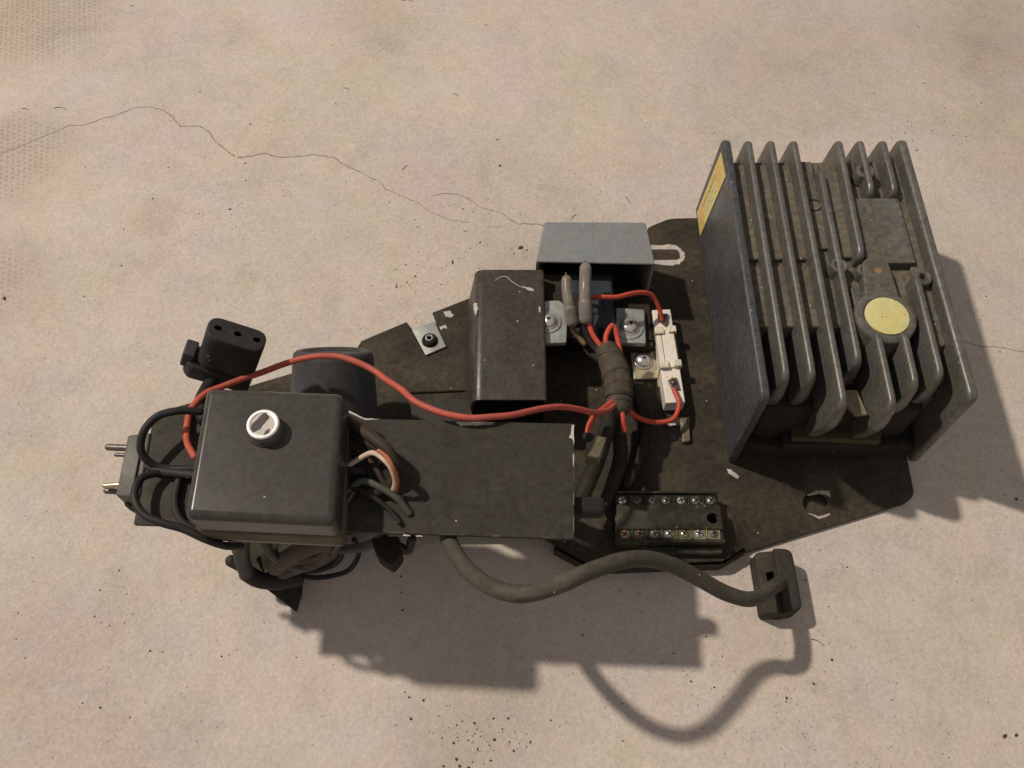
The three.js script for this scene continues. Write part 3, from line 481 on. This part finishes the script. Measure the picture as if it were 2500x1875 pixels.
// ---------------------------------------------------------------- white ceramic resistor in metal clips
{
  const t = thing('ceramic_resistor', 'white ceramic resistor bar held in two bright metal clips', 'resistor');
  const a = [84.3, 22, -36.6], b = [87.2, 22, 22.7], len = Math.hypot(b[0] - a[0], b[2] - a[2]), turn = -Math.atan2(b[0] - a[0], b[2] - a[2]);
  const put = (g) => g.rotateY(-turn).translate(a[0], 0, a[2]);     // local: z runs along the bar
  const w = 5.3;
  part('bar', [put(rbox(-w, w, 11.5, 21, 0, len, 0.7)), put(rbox(-2.1, w - 0.5, 20, 22.2, 15, len - 21, 0.5)), put(rbox(-w + 0.3, -2.4, 20, 22.0, 15.5, len - 21.5, 0.5))], M.ceramic, t);
  for (const z of [13.4, len - 24.2]) {
    const c = part('clip', [put(rbox(-w - 0.7, -w, 10.4, 23, z, z + 3.6, 0.3)), put(rbox(w, w + 0.8, 10.4, 23, z, z + 3.6, 0.3)), put(rbox(-w - 0.7, -w + 4.3, 22.7, 24, z - 0.2, z + 3.9, 0.5)), put(rbox(w - 3.9, w + 0.8, 22.7, 24, z - 0.7, z + 3.3, 0.5))], M.clip, t);
  }
  part('bracket', [put(rbox(-w - 0.6, w + 0.7, 10.3, 11.6, 12, len - 15, 0.3)), put(rbox(w + 0.1, w + 0.9, 10.4, 19, 17.5, len - 25, 0.3)), put(rbox(w + 0.1, w + 0.9, 10.4, 15, len - 23, len - 15, 0.3)), put(rbox(-w - 0.9, -w - 0.1, 10.4, 15, 9, 14, 0.3)), put(rbox(-19, -w, 10.6, 12.6, len - 37.5, len - 20, 0.5))], M.yellowZinc, t);
  const s = [72.9, 14, -7.5];
  part('bracket_screw', [dome(s[0], 13.4, s[2], 4.5, 3.0), lathe([[5.4, 12.5], [5.3, 13.5], [4.2, 13.6]], s[0], 0, s[2], 28)], M.steel, t);
  part('screw_slot', crossSlot(s[0] + 0.5, 16.2, s[2] - 0.3, 2.2, 0.6, 0.6), M.hole, t);
  const term = (z, flip) => { const tm = part('terminal', [put(slab(rounded(flip ? [[-2.6, z - 3], [2.2, z - 4.5], [3.2, z + 3], [-1, z + 3]] : [[-2.8, z - 2.6], [2.8, z - 2.6], [2.6, z + 2.6], [0.8, z + 5.6], [-2.6, z + 1.6]], 0.5), 21, 22.6, [], 0.3)), put(dome(0, 22.4, z - (flip ? 1 : 0.6), 1.7, 1.6))], M.pinGrey, t); };
  term(6.4, false); term(len - 10.2, true);
  part('terminal_tip', [put(cyl(-0.4, 21, 24, len - 13.5, 0.7, 0.5, 10))], M.rust, t);
}

// ---------------------------------------------------------------- two grey sleeved terminals and their wires
{
  const mk = (label, pts, r, tail) => { const t = thing('sleeved_terminal', label, 'wire terminal', 'two sleeved terminals lying side by side'); part('sleeve', tube(pts, r, 40, 16), M.sleeve, t); part('crimp', [tube([pts[2], pts[3]].map((p) => [p[0], p[1], p[2]]), r * 1.12, 10, 14)], M.sleeve, t); part('tip', tube([pts[0], [pts[0][0] - 0.3, pts[0][1] + 1.5, pts[0][2] - 3.6]], 0.5, 8, 8), M.wireTan, t); part('wire', tube(tail.p, tail.r, 24, 10), tail.m, t); };
  mk('shorter grey sleeved terminal with a tan wire, nearer the brown cover', [[28.8, 56, -31.7], [29.2, 54, -23.1], [30.4, 51, -16.9], [31.6, 47, -12]], 2.9, { p: [[31.4, 47, -12.6], [32.4, 42, -10], [35.4, 39, -7.2], [38.3, 38, -3.8]], r: 1.5, m: M.wireTan });
  mk('longer grey sleeved terminal reaching under the hood, beside the shorter one', [[39, 57, -38.8], [38.4, 56, -27.6], [38.3, 53, -19.4], [38.6, 49, -12.5]], 3.2, { p: [[38.6, 49, -13], [38.8, 44, -8.7], [41.6, 40, -3.2], [47.3, 38, 3.6]], r: 1.9, m: M.wireBlack });
}

// ---------------------------------------------------------------- taped harness
{
  const t = thing('taped_harness', 'bundle of wires wrapped in dusty brown cloth tape', 'wire harness');
  part('tape_wrap', [tube([[50.3, 40, 3.1], [53.2, 41, 14.2], [54.4, 42, 25.1], [53.8, 42, 35.2]], 6.6, 30, 20)], M.tape, t);
  const wrap = (a, b, r0, r1) => { const c = curve([[50.3, 40, 2.5], [53.2, 41, 14.2], [54.4, 42, 25.1], [54, 42, 35.7]]), pos = [], idx = [], n = 10, m = 24, up = new THREE.Vector3(0, 1, 0);
    for (let i = 0; i <= n; i++) { const t = a + (b - a) * i / n, q = c.getPoint(t), d = c.getTangent(t), e = d.clone().cross(up).normalize(), f = e.clone().cross(d), r = i === 0 || i === n ? r1 - 0.8 : r0 + (r1 - r0) * i / n; for (let k = 0; k < m; k++) { const w = k / m * Math.PI * 2, tilt = 0.02 * Math.cos(w), q2 = c.getPoint(clamp(t + tilt)); pos.push(q2.x + (e.x * Math.cos(w) + f.x * Math.sin(w)) * r, q2.y + (e.y * Math.cos(w) + f.y * Math.sin(w)) * r, q2.z + (e.z * Math.cos(w) + f.z * Math.sin(w)) * r); if (i) { const A = (i - 1) * m + k, B = (i - 1) * m + (k + 1) % m, C = i * m + k, D = i * m + (k + 1) % m; idx.push(A, C, B, B, C, D); } } }
    const g = new THREE.BufferGeometry(); g.setAttribute('position', new THREE.Float32BufferAttribute(pos, 3)); g.setIndex(idx); g.computeVertexNormals(); return g; };
  for (const [a, b, r0, r1] of [[0.03, 0.24, 6.6, 7.3], [0.2, 0.46, 6.9, 7.9], [0.42, 0.68, 6.9, 7.5], [0.64, 0.86, 6.9, 7.4], [0.82, 0.99, 6.6, 7.1]]) part('tape_turn', wrap(a, b, r0, r1), M.tape, t);
  const sp = []; for (let k = 0; k <= 40; k++) { const q = k / 40, c = curve([[50.3, 40, 3.1], [53.2, 41, 14.2], [54.4, 42, 25.1], [53.8, 42, 35.2]]).getPoint(q), a = q * Math.PI * 5.2; sp.push([c.x + 7.3 * Math.cos(a), c.y + 7.3 * Math.sin(a), c.z + 2.2 * Math.cos(a)]); }
  part('tape_edge', tube(sp, 0.45, 160, 6), M.tape, t);
  part('black_sleeve', tube([[53.3, 36, 31], [49.9, 36, 39.8], [46.1, 36, 51.4], [41.8, 36, 64.1], [35.2, 36, 78.8], [30, 34, 89.9]], 4.2, 60, 14), M.dark, t);
  part('black_sleeve', tube([[58, 34, 15.8], [64.9, 28, 20.9], [69, 22, 28.8], [69.7, 18, 40.4], [65, 16, 55.4], [58.6, 15, 67.9]], 3.2, 60, 14), M.dark, t);
  part('black_sleeve', tube([[53.2, 32, 31.1], [54.9, 28, 42.5], [55.8, 22, 54.1], [52, 19, 67], [46.9, 17, 78.8]], 3.8, 50, 14), M.dark, t);
  part('thin_wire', tube([[39.1, 30, -8.6], [40.9, 30, -3.4], [45.2, 34, 3.2], [49.4, 38, 9.7]], 1.6, 24, 10), M.wireBlack, t);
}
{
  const t = thing('olive_plug', 'small dusty olive plastic plug beside the right edge of the shelf', 'plug');
  part('body', slab(rounded([[36.4, 59.7], [45.1, 61.1], [41.1, 72.1], [34, 70.5]], 1), 50, 60, [], 0.9), M.plastic, t);
  part('lead', tube([[35.5, 60, 61.1], [43.2, 52, 60.8], [46.5, 46, 51.1]], 2.4, 20, 10), M.wireBlack, t);
}

// ---------------------------------------------------------------- red wires
{
  const wire = (name, label, pts, r, m, g) => { const t = thing(name, label, 'wire', g); part('insulation', tube(pts, r, 0, 12), m, t); return t; };
  wire('red_wire', 'long red wire looping from the black box over the round boot to the taped bundle', [[-131.4, 104, 90.6], [-134.6, 103, 87.2], [-137.4, 101, 80.5], [-139.1, 99.5, 73.3], [-138.8, 99, 66.2], [-135.4, 98, 59.3], [-128.8, 95, 53.1], [-119.8, 92, 47], [-108.6, 90, 40.8], [-96.5, 90, 36.2], [-84.6, 92, 35.2], [-74.7, 93, 37.5], [-63.6, 94, 43.3], [-52.4, 96, 52.2], [-43.1, 99, 61.2], [-33.9, 101.5, 67.9], [-22.9, 102, 71], [-11.1, 101, 70.9], [-0.2, 98, 68.3], [10, 92, 63.1], [20.7, 84, 57.1], [29.8, 74, 53], [39.6, 62, 49.4], [48.5, 50, 41.3], [51.5, 46, 36.2]], 1.45, M.wireRedDusty);
  wire('red_wire', 'short red wire from under the hood to the upper resistor terminal', [[40.3, 44, -28.7], [44.5, 47, -27.5], [55.5, 46, -27.6], [65.8, 42, -33], [73.5, 38, -36.1], [79.3, 33, -35.5], [81.8, 28, -32.1], [83.7, 23.5, -28.2]], 1.35, M.wireRed);
  wire('red_wire', 'red wire from the lower resistor terminal curving back to the taped bundle', [[86.5, 23.5, 16.3], [88, 24, 21], [88.5, 23, 27.7], [84.3, 22, 33.2], [77.1, 23, 35.5], [68.8, 27, 36.2], [62, 32, 34.9], [56.6, 37, 32.1]], 1.3, M.wireRed);
  wire('red_wire', 'red wire running from the longer sleeved terminal into the taped bundle', [[40.3, 47, -10.3], [42.2, 45, -5.3], [46.5, 43, 0.9], [51.1, 42, 5.9]], 1.4, M.wireRed);
  wire('red_wire', 'small red loop standing up above the taped bundle', [[51.1, 42, 5.9], [49.3, 44, 0.7], [48.9, 46, -4.6], [51, 47, -9.7], [54, 46, -9.8], [55.7, 44, -5.3], [55.3, 42, 0.9], [57, 41, 7.3]], 1.4, M.wireRed);
  wire('red_wire', 'red wire curving from the taped bundle down to the olive plug', [[50, 47, 35.7], [45.1, 52, 41.8], [39.9, 58, 48.9], [36.5, 61, 55.8], [35.5, 60, 61.6]], 1.4, M.wireRed);
  wire('red_wire', 'short stub of red wire hanging straight below the taped bundle', [[54.1, 44, 35.2], [55.2, 44, 40.4], [55.5, 42, 45.3], [56.3, 40, 48.2]], 1.4, M.wireRed);
}

// ---------------------------------------------------------------- terminal block
{
  const t = thing('terminal_block', 'black screw terminal block with two rows of seven screws', 'terminal block');
  const y = 21;
  const L = 53.0, Rr = 105.2, Z0 = 73.4, Z1 = 99.6, h1 = [99.8, 21, 87.4], h2 = [53.9, 21, 87.6];
  const hole = circle(h1[0], h1[2], 3.5, 3.5, 24), hole2 = circle(h2[0], h2[2], 2.7, 2.7, 24);
  part('body', slab(rounded([[L, Z0], [Rr - 1, Z0 + 0.3], [Rr, Z1], [L - 2, Z1]], 1.2), 10.2, y - 2.2, [hole, hole2], 0.8), M.terminal, t);
  part('ridge', [slab(rounded([[L - 0.6, Z0 + 6.4], [Rr - 0.6, Z0 + 6.6], [Rr - 0.3, Z1 - 6.4], [L - 1.4, Z1 - 6.4]], 1), y - 2.8, y, [hole, hole2], 0.7)], M.terminal, t);
  part('rail', [slab([[L, Z0 - 0.5], [Rr - 1.4, Z0 - 0.2], [Rr - 1.4, Z0 + 0.9], [L, Z0 + 0.6]], 14, y + 0.2, [], 0.3)], M.terminal, t);
  part('rail', [slab([[L + 10, Z1 - 1.1], [Rr - 0.2, Z1 - 1.1], [Rr - 0.2, Z1 + 0.1], [L + 10, Z1 + 0.1]], 14, y + 0.1, [], 0.3)], M.terminal, t);
  part('foot_strip', slab(rounded([[L + 10, Z1 + 0.2], [Rr, Z1 + 0.2], [Rr - 1, Z1 + 4], [L + 14, Z1 + 4]], 1), 10.3, 14.5, [], 0.6), M.terminal, t);
  for (let i = 0; i < 7; i++) for (const row of [0, 1]) {
    const p = row ? [55.8, 21, 95.3] : [55.5, 21, 77.6], q = row ? [99.9, 21, 95] : [100.2, 21, 77.8], x = p[0] + (q[0] - p[0]) * i / 6, z = p[2] + (q[2] - p[2]) * i / 6;
    const cup = part('screw_cup', slab(rounded([[x - 3.3, z - 3], [x + 3.3, z - 3], [x + 3.3, z + 3], [x - 3.3, z + 3]], 0.5), y - 3, y - 1.2, [], 0.3), row && i > 2 ? M.terminalDust : M.terminal, t);
    const s = part('screw', [dome(x, y - 1.4, z, 2.2, 1.4)], [[M.steel, M.dullSteel, M.dullSteel, M.dullSteel, M.steel, M.dullSteel, M.dullSteel], [M.rust, M.rustDark, M.dullSteel, M.steel, M.brass, M.steel, M.dullSteel]][row][i], t);
    part('screw_slot', crossSlot(x, y - 0.05, z, 3.2, 0.55, 0.3 + i * 0.37 + row * 0.8, 0.6), M.hole, s);
    if (i < 6) part('barrier', rbox(x + 3.35, x + 4.15, y - 3, y - 0.4, z - 2.8, z + 2.8, 0.25), row && i > 1 ? M.terminalDust : M.terminal, t);
  }
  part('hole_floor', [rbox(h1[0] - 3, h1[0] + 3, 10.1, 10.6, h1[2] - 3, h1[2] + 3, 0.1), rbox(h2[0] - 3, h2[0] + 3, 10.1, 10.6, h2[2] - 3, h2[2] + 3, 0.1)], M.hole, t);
}

// ---------------------------------------------------------------- grey cable and grommet
{
  const t = thing('grey_cable', 'thick dusty grey cable snaking in front of the terminal block', 'cable');
  part('sheath', tube([[-28.7, 86, 113.1], [-25.4, 91, 123.2], [-21.5, 96, 131.2], [-15.2, 101, 139.6], [-6.4, 105, 146.2], [4.2, 108, 149], [16.5, 108, 146], [29.4, 104, 139.4], [43.1, 97, 132.8], [54.5, 89, 129.4], [66.4, 80, 129.2], [79.7, 69, 131.9], [92.1, 60, 135.4], [102.9, 52, 136.1], [113.6, 40, 131.7], [123.1, 26, 123.9], [131.2, 14, 117.9]], 3.45, 150, 18), M.cable, t);
}
{
  const t = thing('rubber_grommet', 'dark rubber block grommet on the free end of the grey cable', 'grommet');
  const hole = rounded([[123.5, 112], [129.6, 110.6], [130.0, 122], [124.2, 122.6]], 2);
  part('slotted_half', slab(rounded([[120.6, 102.4], [130.4, 101.6], [130.8, 133], [121.6, 133]], [3, 0.5, 0.5, 2.2]), 0.3, 13.5, [hole], 1.1), M.grommet, t);
  part('solid_half', slab(rounded([[130.0, 101], [138.8, 101.4], [139.6, 131.6], [130.6, 133.2]], [0.5, 4.5, 3.5, 0.5]), 0.3, 16.5, [], 2), M.grommet, t);
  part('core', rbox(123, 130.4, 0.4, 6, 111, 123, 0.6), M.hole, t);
}

// ---------------------------------------------------------------- three-hole plug and its lead
{
  const t = thing('three_hole_plug', 'black rubber plug with three round sockets, left of the black box', 'plug');
  const R = new THREE.Vector3(1, 0, 0), U = new THREE.Vector3(0, 0.477, -0.879), C = new THREE.Vector3(0, 0.879, 0.477), mix = (a, b, c) => R.clone().multiplyScalar(a).addScaledVector(U, b).addScaledVector(C, c);
  const ey = mix(0.43, 0.62, 0.66).normalize(), ex = mix(0.93, -0.25, -0.27), ex2 = ex.addScaledVector(ey, -ex.dot(ey)).normalize(), ez = ex2.clone().cross(ey);
  const mtx = new THREE.Matrix4().makeBasis(ex2, ey, ez).setPosition(...[-125.3, 100, 37.2]);
  const put = (g) => g.scale(1.13, 1.13, 1.13).applyMatrix4(mtx);
  const obl = (w, d, r) => rounded([[-w, -d], [w, -d], [w, d], [-w, d]], r, 6);
  const holes = [-7.4, 0.2, 7.6].map((x) => circle(x, 0, 2.5, 2.3, 18));
  part('body', [put(slab(obl(11.3, 6, 5), -8, 10, holes, 1)), put(slab(obl(10.6, 5, 4), -12, -7.5, [], 0.5))], M.rubber, t);
  part('base', [put(slab(rounded([[-15.5, -5], [-11, -6.4], [10.8, -6.2], [11.6, -3], [10.8, 6], [-13, 6.2], [-15.5, 3]], 1.6), -16.5, -9, [], 1))], M.rubber, t);
  part('side_lug', [put(rbox(-17, -12.2, -13, -5.2, -4.5, 4, 0.9))], M.rubberBlue, t);
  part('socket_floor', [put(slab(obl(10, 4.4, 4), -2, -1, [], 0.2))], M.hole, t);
  part('lead', tube([[-132.7, 88, 40.7], [-135.4, 88, 45], [-137.1, 90, 51.8], [-136.8, 94, 60.9], [-132.6, 98.5, 70.6]], 3.1, 40, 14), M.wireBlack, t);
}

// ---------------------------------------------------------------- round rubber boot
{
  const t = thing('rubber_boot', 'round black rubber boot under the red wire behind the black box', 'rubber boot');
  const ax = new THREE.Vector3(0.01, 0.60, -0.80).normalize(), m = new THREE.Matrix4().makeRotationFromQuaternion(new THREE.Quaternion().setFromUnitVectors(new THREE.Vector3(0, 1, 0), ax)).setPosition(...[-88.3, 64, 15.9]);
  part('shell', lathe([[22.6, -58], [21.4, -30], [19.8, -4], [19.2, -1.2], [17.8, 0], [15.5, 0], [14.6, -0.8], [14.2, -1.6], [0, -1.6]], 0, 0, 0, 64).applyMatrix4(m), M.rubberBlue, t);
}

// ---------------------------------------------------------------- leads out of the black box
{
  const wire = (name, label, pts, r, m, cat = 'wire', g) => { const t = thing(name, label, cat, g); part('insulation', tube(pts, r, 0, 12), m, t); return t; };
  wire('black_lead', 'upper black lead looping out left of the black box', [[-131, 108, 71.8], [-137.4, 110, 72.8], [-143.9, 111, 74.2], [-148.7, 111, 77.4], [-151.8, 110, 82], [-153, 108, 87.4], [-152.4, 105, 91], [-149.6, 102, 93.2], [-144, 100, 94.3], [-135.8, 100, 94.7], [-130.7, 101, 94.7]], 1.65, M.wireBlack);
  wire('black_lead', 'lower black lead sweeping around the left end of the shelf', [[-144.8, 100, 95.9], [-148.5, 103, 98.2], [-151.5, 105, 101.3], [-152.5, 106, 106.5], [-150.5, 106, 112.4], [-145.5, 106, 117.1], [-138.5, 105, 119.8], [-130.4, 103, 122], [-123.1, 100, 124.5], [-117.4, 94, 125.2], [-112.3, 86, 123.1]], 1.65, M.wireBlack);
  wire('black_lead', 'straight black lead lying across the shelf left of the black box', [[-151.4, 100, 93.4], [-146, 100.5, 95.7], [-138.9, 101, 96.8], [-131.7, 102, 98], [-126.4, 103, 99.2]], 1.7, M.rubber);
  wire('black_lead', 'black lead under the lip of the black box at the shelf corner', [[-137.9, 99.5, 99.8], [-137.8, 99.5, 108], [-134.5, 99.5, 115.9], [-126.1, 98, 121.7]], 1.5, M.rubber);
  wire('brown_sleeve', 'dark brown sleeved lead arching out right of the black box', [[-72.6, 102, 71.2], [-64.9, 107, 78.4], [-56.6, 110, 85.4], [-50.6, 110, 90.8], [-48.2, 107, 95.6], [-49, 102, 100], [-52.5, 100, 103.3], [-58.1, 99.8, 105.3]], 2.6, M.wireBrown);
  wire('brown_sleeve', 'second dark sleeve tucked under the arched brown one', [[-72, 102, 77.8], [-63.9, 105, 82.4], [-56.2, 106, 88.1], [-51.4, 104, 94.5], [-50.3, 101, 100.5]], 2.6, M.wireBlack);
  wire('cream_wire', 'cream and pink wire arching beside the black box', [[-68.1, 104, 95.5], [-62.9, 109, 94], [-57.7, 113, 93.1], [-53, 115, 95], [-49.6, 115, 98.4], [-48, 112, 101.4], [-47, 106, 103.3], [-49, 100, 104.9]], 1.05, M.wireCream);
  wire('orange_wire', 'thin orange wire hugging the cream one', [[-53.4, 116, 93.4], [-49.3, 117, 97.1], [-47.1, 115, 100.6], [-46.2, 109, 102.9], [-47.2, 102, 104.9]], 0.85, M.wireOrange);
  wire('green_wire', 'grey green wire lying across the shelf right of the black box', [[-67, 101, 104.9], [-63.1, 103.5, 101.5], [-57.7, 104, 102.1], [-50.9, 102.5, 105.5], [-47.1, 101, 108.1], [-44.1, 99.5, 110.8], [-41.9, 98, 113]], 1.45, M.wireGreen);
  wire('tan_wire', 'thin tan wire bent down along the right side of the black box', [[-63.2, 103, 101.5], [-64.2, 102, 104.9], [-66.8, 100.5, 108.8], [-70.3, 99, 111.8], [-68.6, 98.4, 117.5], [-68.7, 98, 121.3]], 0.7, M.wireTan);
  wire('brown_sleeve', 'frayed dark strand crossing under the cream wire', [[-70.2, 102, 84.2], [-62.6, 104, 88.9], [-57, 105, 94.3], [-53.7, 104, 99.6], [-49.2, 101, 105.7], [-45.1, 99, 107.8]], 1.2, M.wireBrown);
  wire('black_lead', 'dark strand twisting below the green wire', [[-69.1, 101, 102.5], [-61.8, 103, 105.3], [-55.3, 102, 108.5], [-50, 100, 112.2], [-45.7, 99, 117.3]], 1.1, M.wireBlack);
  wire('black_lead', 'short black lead from the right side of the black box', [[-70, 103, 97.2], [-64.8, 104, 96.6], [-61.2, 102, 97.2], [-63.9, 100, 98.8]], 2.3, M.wireBlack);
}

// ---------------------------------------------------------------- coil of spare wire and connector under the shelf
{
  const t = thing('wire_coil', 'coil of dusty dark wires hanging under the front of the shelf', 'wire coil');
  for (const [pts, r] of [
    [[[-111.6, 60, 111.4], [-107.4, 45, 116.3], [-97.6, 38, 118.1], [-87.2, 40, 115.2], [-76.5, 60, 112.5]], 1.9],
    [[[-115, 40, 108.1], [-106.8, 30, 114.4], [-94.2, 26, 115.4], [-83.6, 30, 112.6], [-77.9, 45, 109.7]], 1.7],
    [[[-104.7, 60, 110.4], [-109.3, 48, 112.9], [-105.5, 44, 116.5], [-95.4, 42, 115], [-84.7, 50, 113.6], [-81, 62, 112.1]], 2.1],
    [[[-105.4, 16, 114.3], [-94.8, 12, 114.8], [-83.6, 12, 112.7], [-76.6, 18, 109.1], [-73.5, 30, 107.1], [-73.2, 45, 106.4]], 1.3],
    [[[-93.3, 64, 111.7], [-86.7, 55, 113], [-78.2, 50, 112.7], [-65.7, 56, 113.3], [-56.5, 64, 111.7]], 2.2],
    [[[-120.4, 30, 111.2], [-118, 24, 114.8], [-112.7, 22, 117], [-104, 22, 115.2]], 1.5]]) part('strand', tube(pts, r, 50, 10), r > 1.8 ? M.strand : M.wireBlack, t);
  part('brown_strand', tube([[-110.3, 36, 116.7], [-100.5, 48, 115.1], [-91.7, 56, 113.8], [-83.3, 62, 113.2]], 4.2, 30, 12), M.strandBrown, t);
  part('brown_strand', tube([[-108.1, 30, 117.5], [-98.7, 36, 116.2], [-89.1, 42, 114.3], [-83.4, 48, 112.9]], 3.4, 30, 12), M.strandBrown, t);
  part('terminal', slab(rounded([[-119.2, 109.6], [-113.1, 108.9], [-112.6, 116.3], [-116.2, 118.5]], 1), 31, 34, [], 0.6), M.strandGreen, t);
  part('terminal', slab(rounded([[-109.1, 115.2], [-104.6, 110.4], [-101.7, 112.6], [-105.7, 118.7]], 1), 37, 40, [], 0.6), M.strandGreen, t);
}
{
  const t = thing('black_hose', 'short black hose end hanging below the front left of the shelf', 'hose');
  part('hose', tube([[-117.9, 70, 111.6], [-121, 58, 114], [-123.8, 44, 116.5], [-124.5, 32, 119]], 3.6, 40, 14), M.rubberBlue, t);
  part('end', [tube([[-124.5, 32, 118.6], [-120.5, 25, 119.7], [-111.8, 24, 120.3], [-103.1, 24, 118.9]], 4, 30, 14), tube([[-133.5, 30, 112.1], [-129.4, 28, 113.8]], 3, 8, 10)], M.rubber, t);
}
{
  const t = thing('dark_clip', 'dark plastic clip hanging under the middle of the shelf', 'clip');
  part('body', [slab(rounded([[-61.5, 114.8], [-49.1, 113.7], [-47.4, 122], [-51.5, 127.3], [-57.9, 123.1]], 1.5), 60, 72, [], 1)], M.dark, t);
  part('stalk', tube([[-48.9, 70, 117.9], [-45.7, 66, 118.7], [-43, 74, 116.1]], 2, 14, 10), M.wireBrown, t);
}

// ---------------------------------------------------------------- each thing's origin goes to its base
const bb = new THREE.Box3(), v = new THREE.Vector3();
for (const o of things) {
  bb.setFromObject(o); bb.getCenter(v); v.y = bb.min.y;
  o.position.copy(v);
  for (const c of o.children) c.position.sub(v);
}
renderer.render(scene, camera);
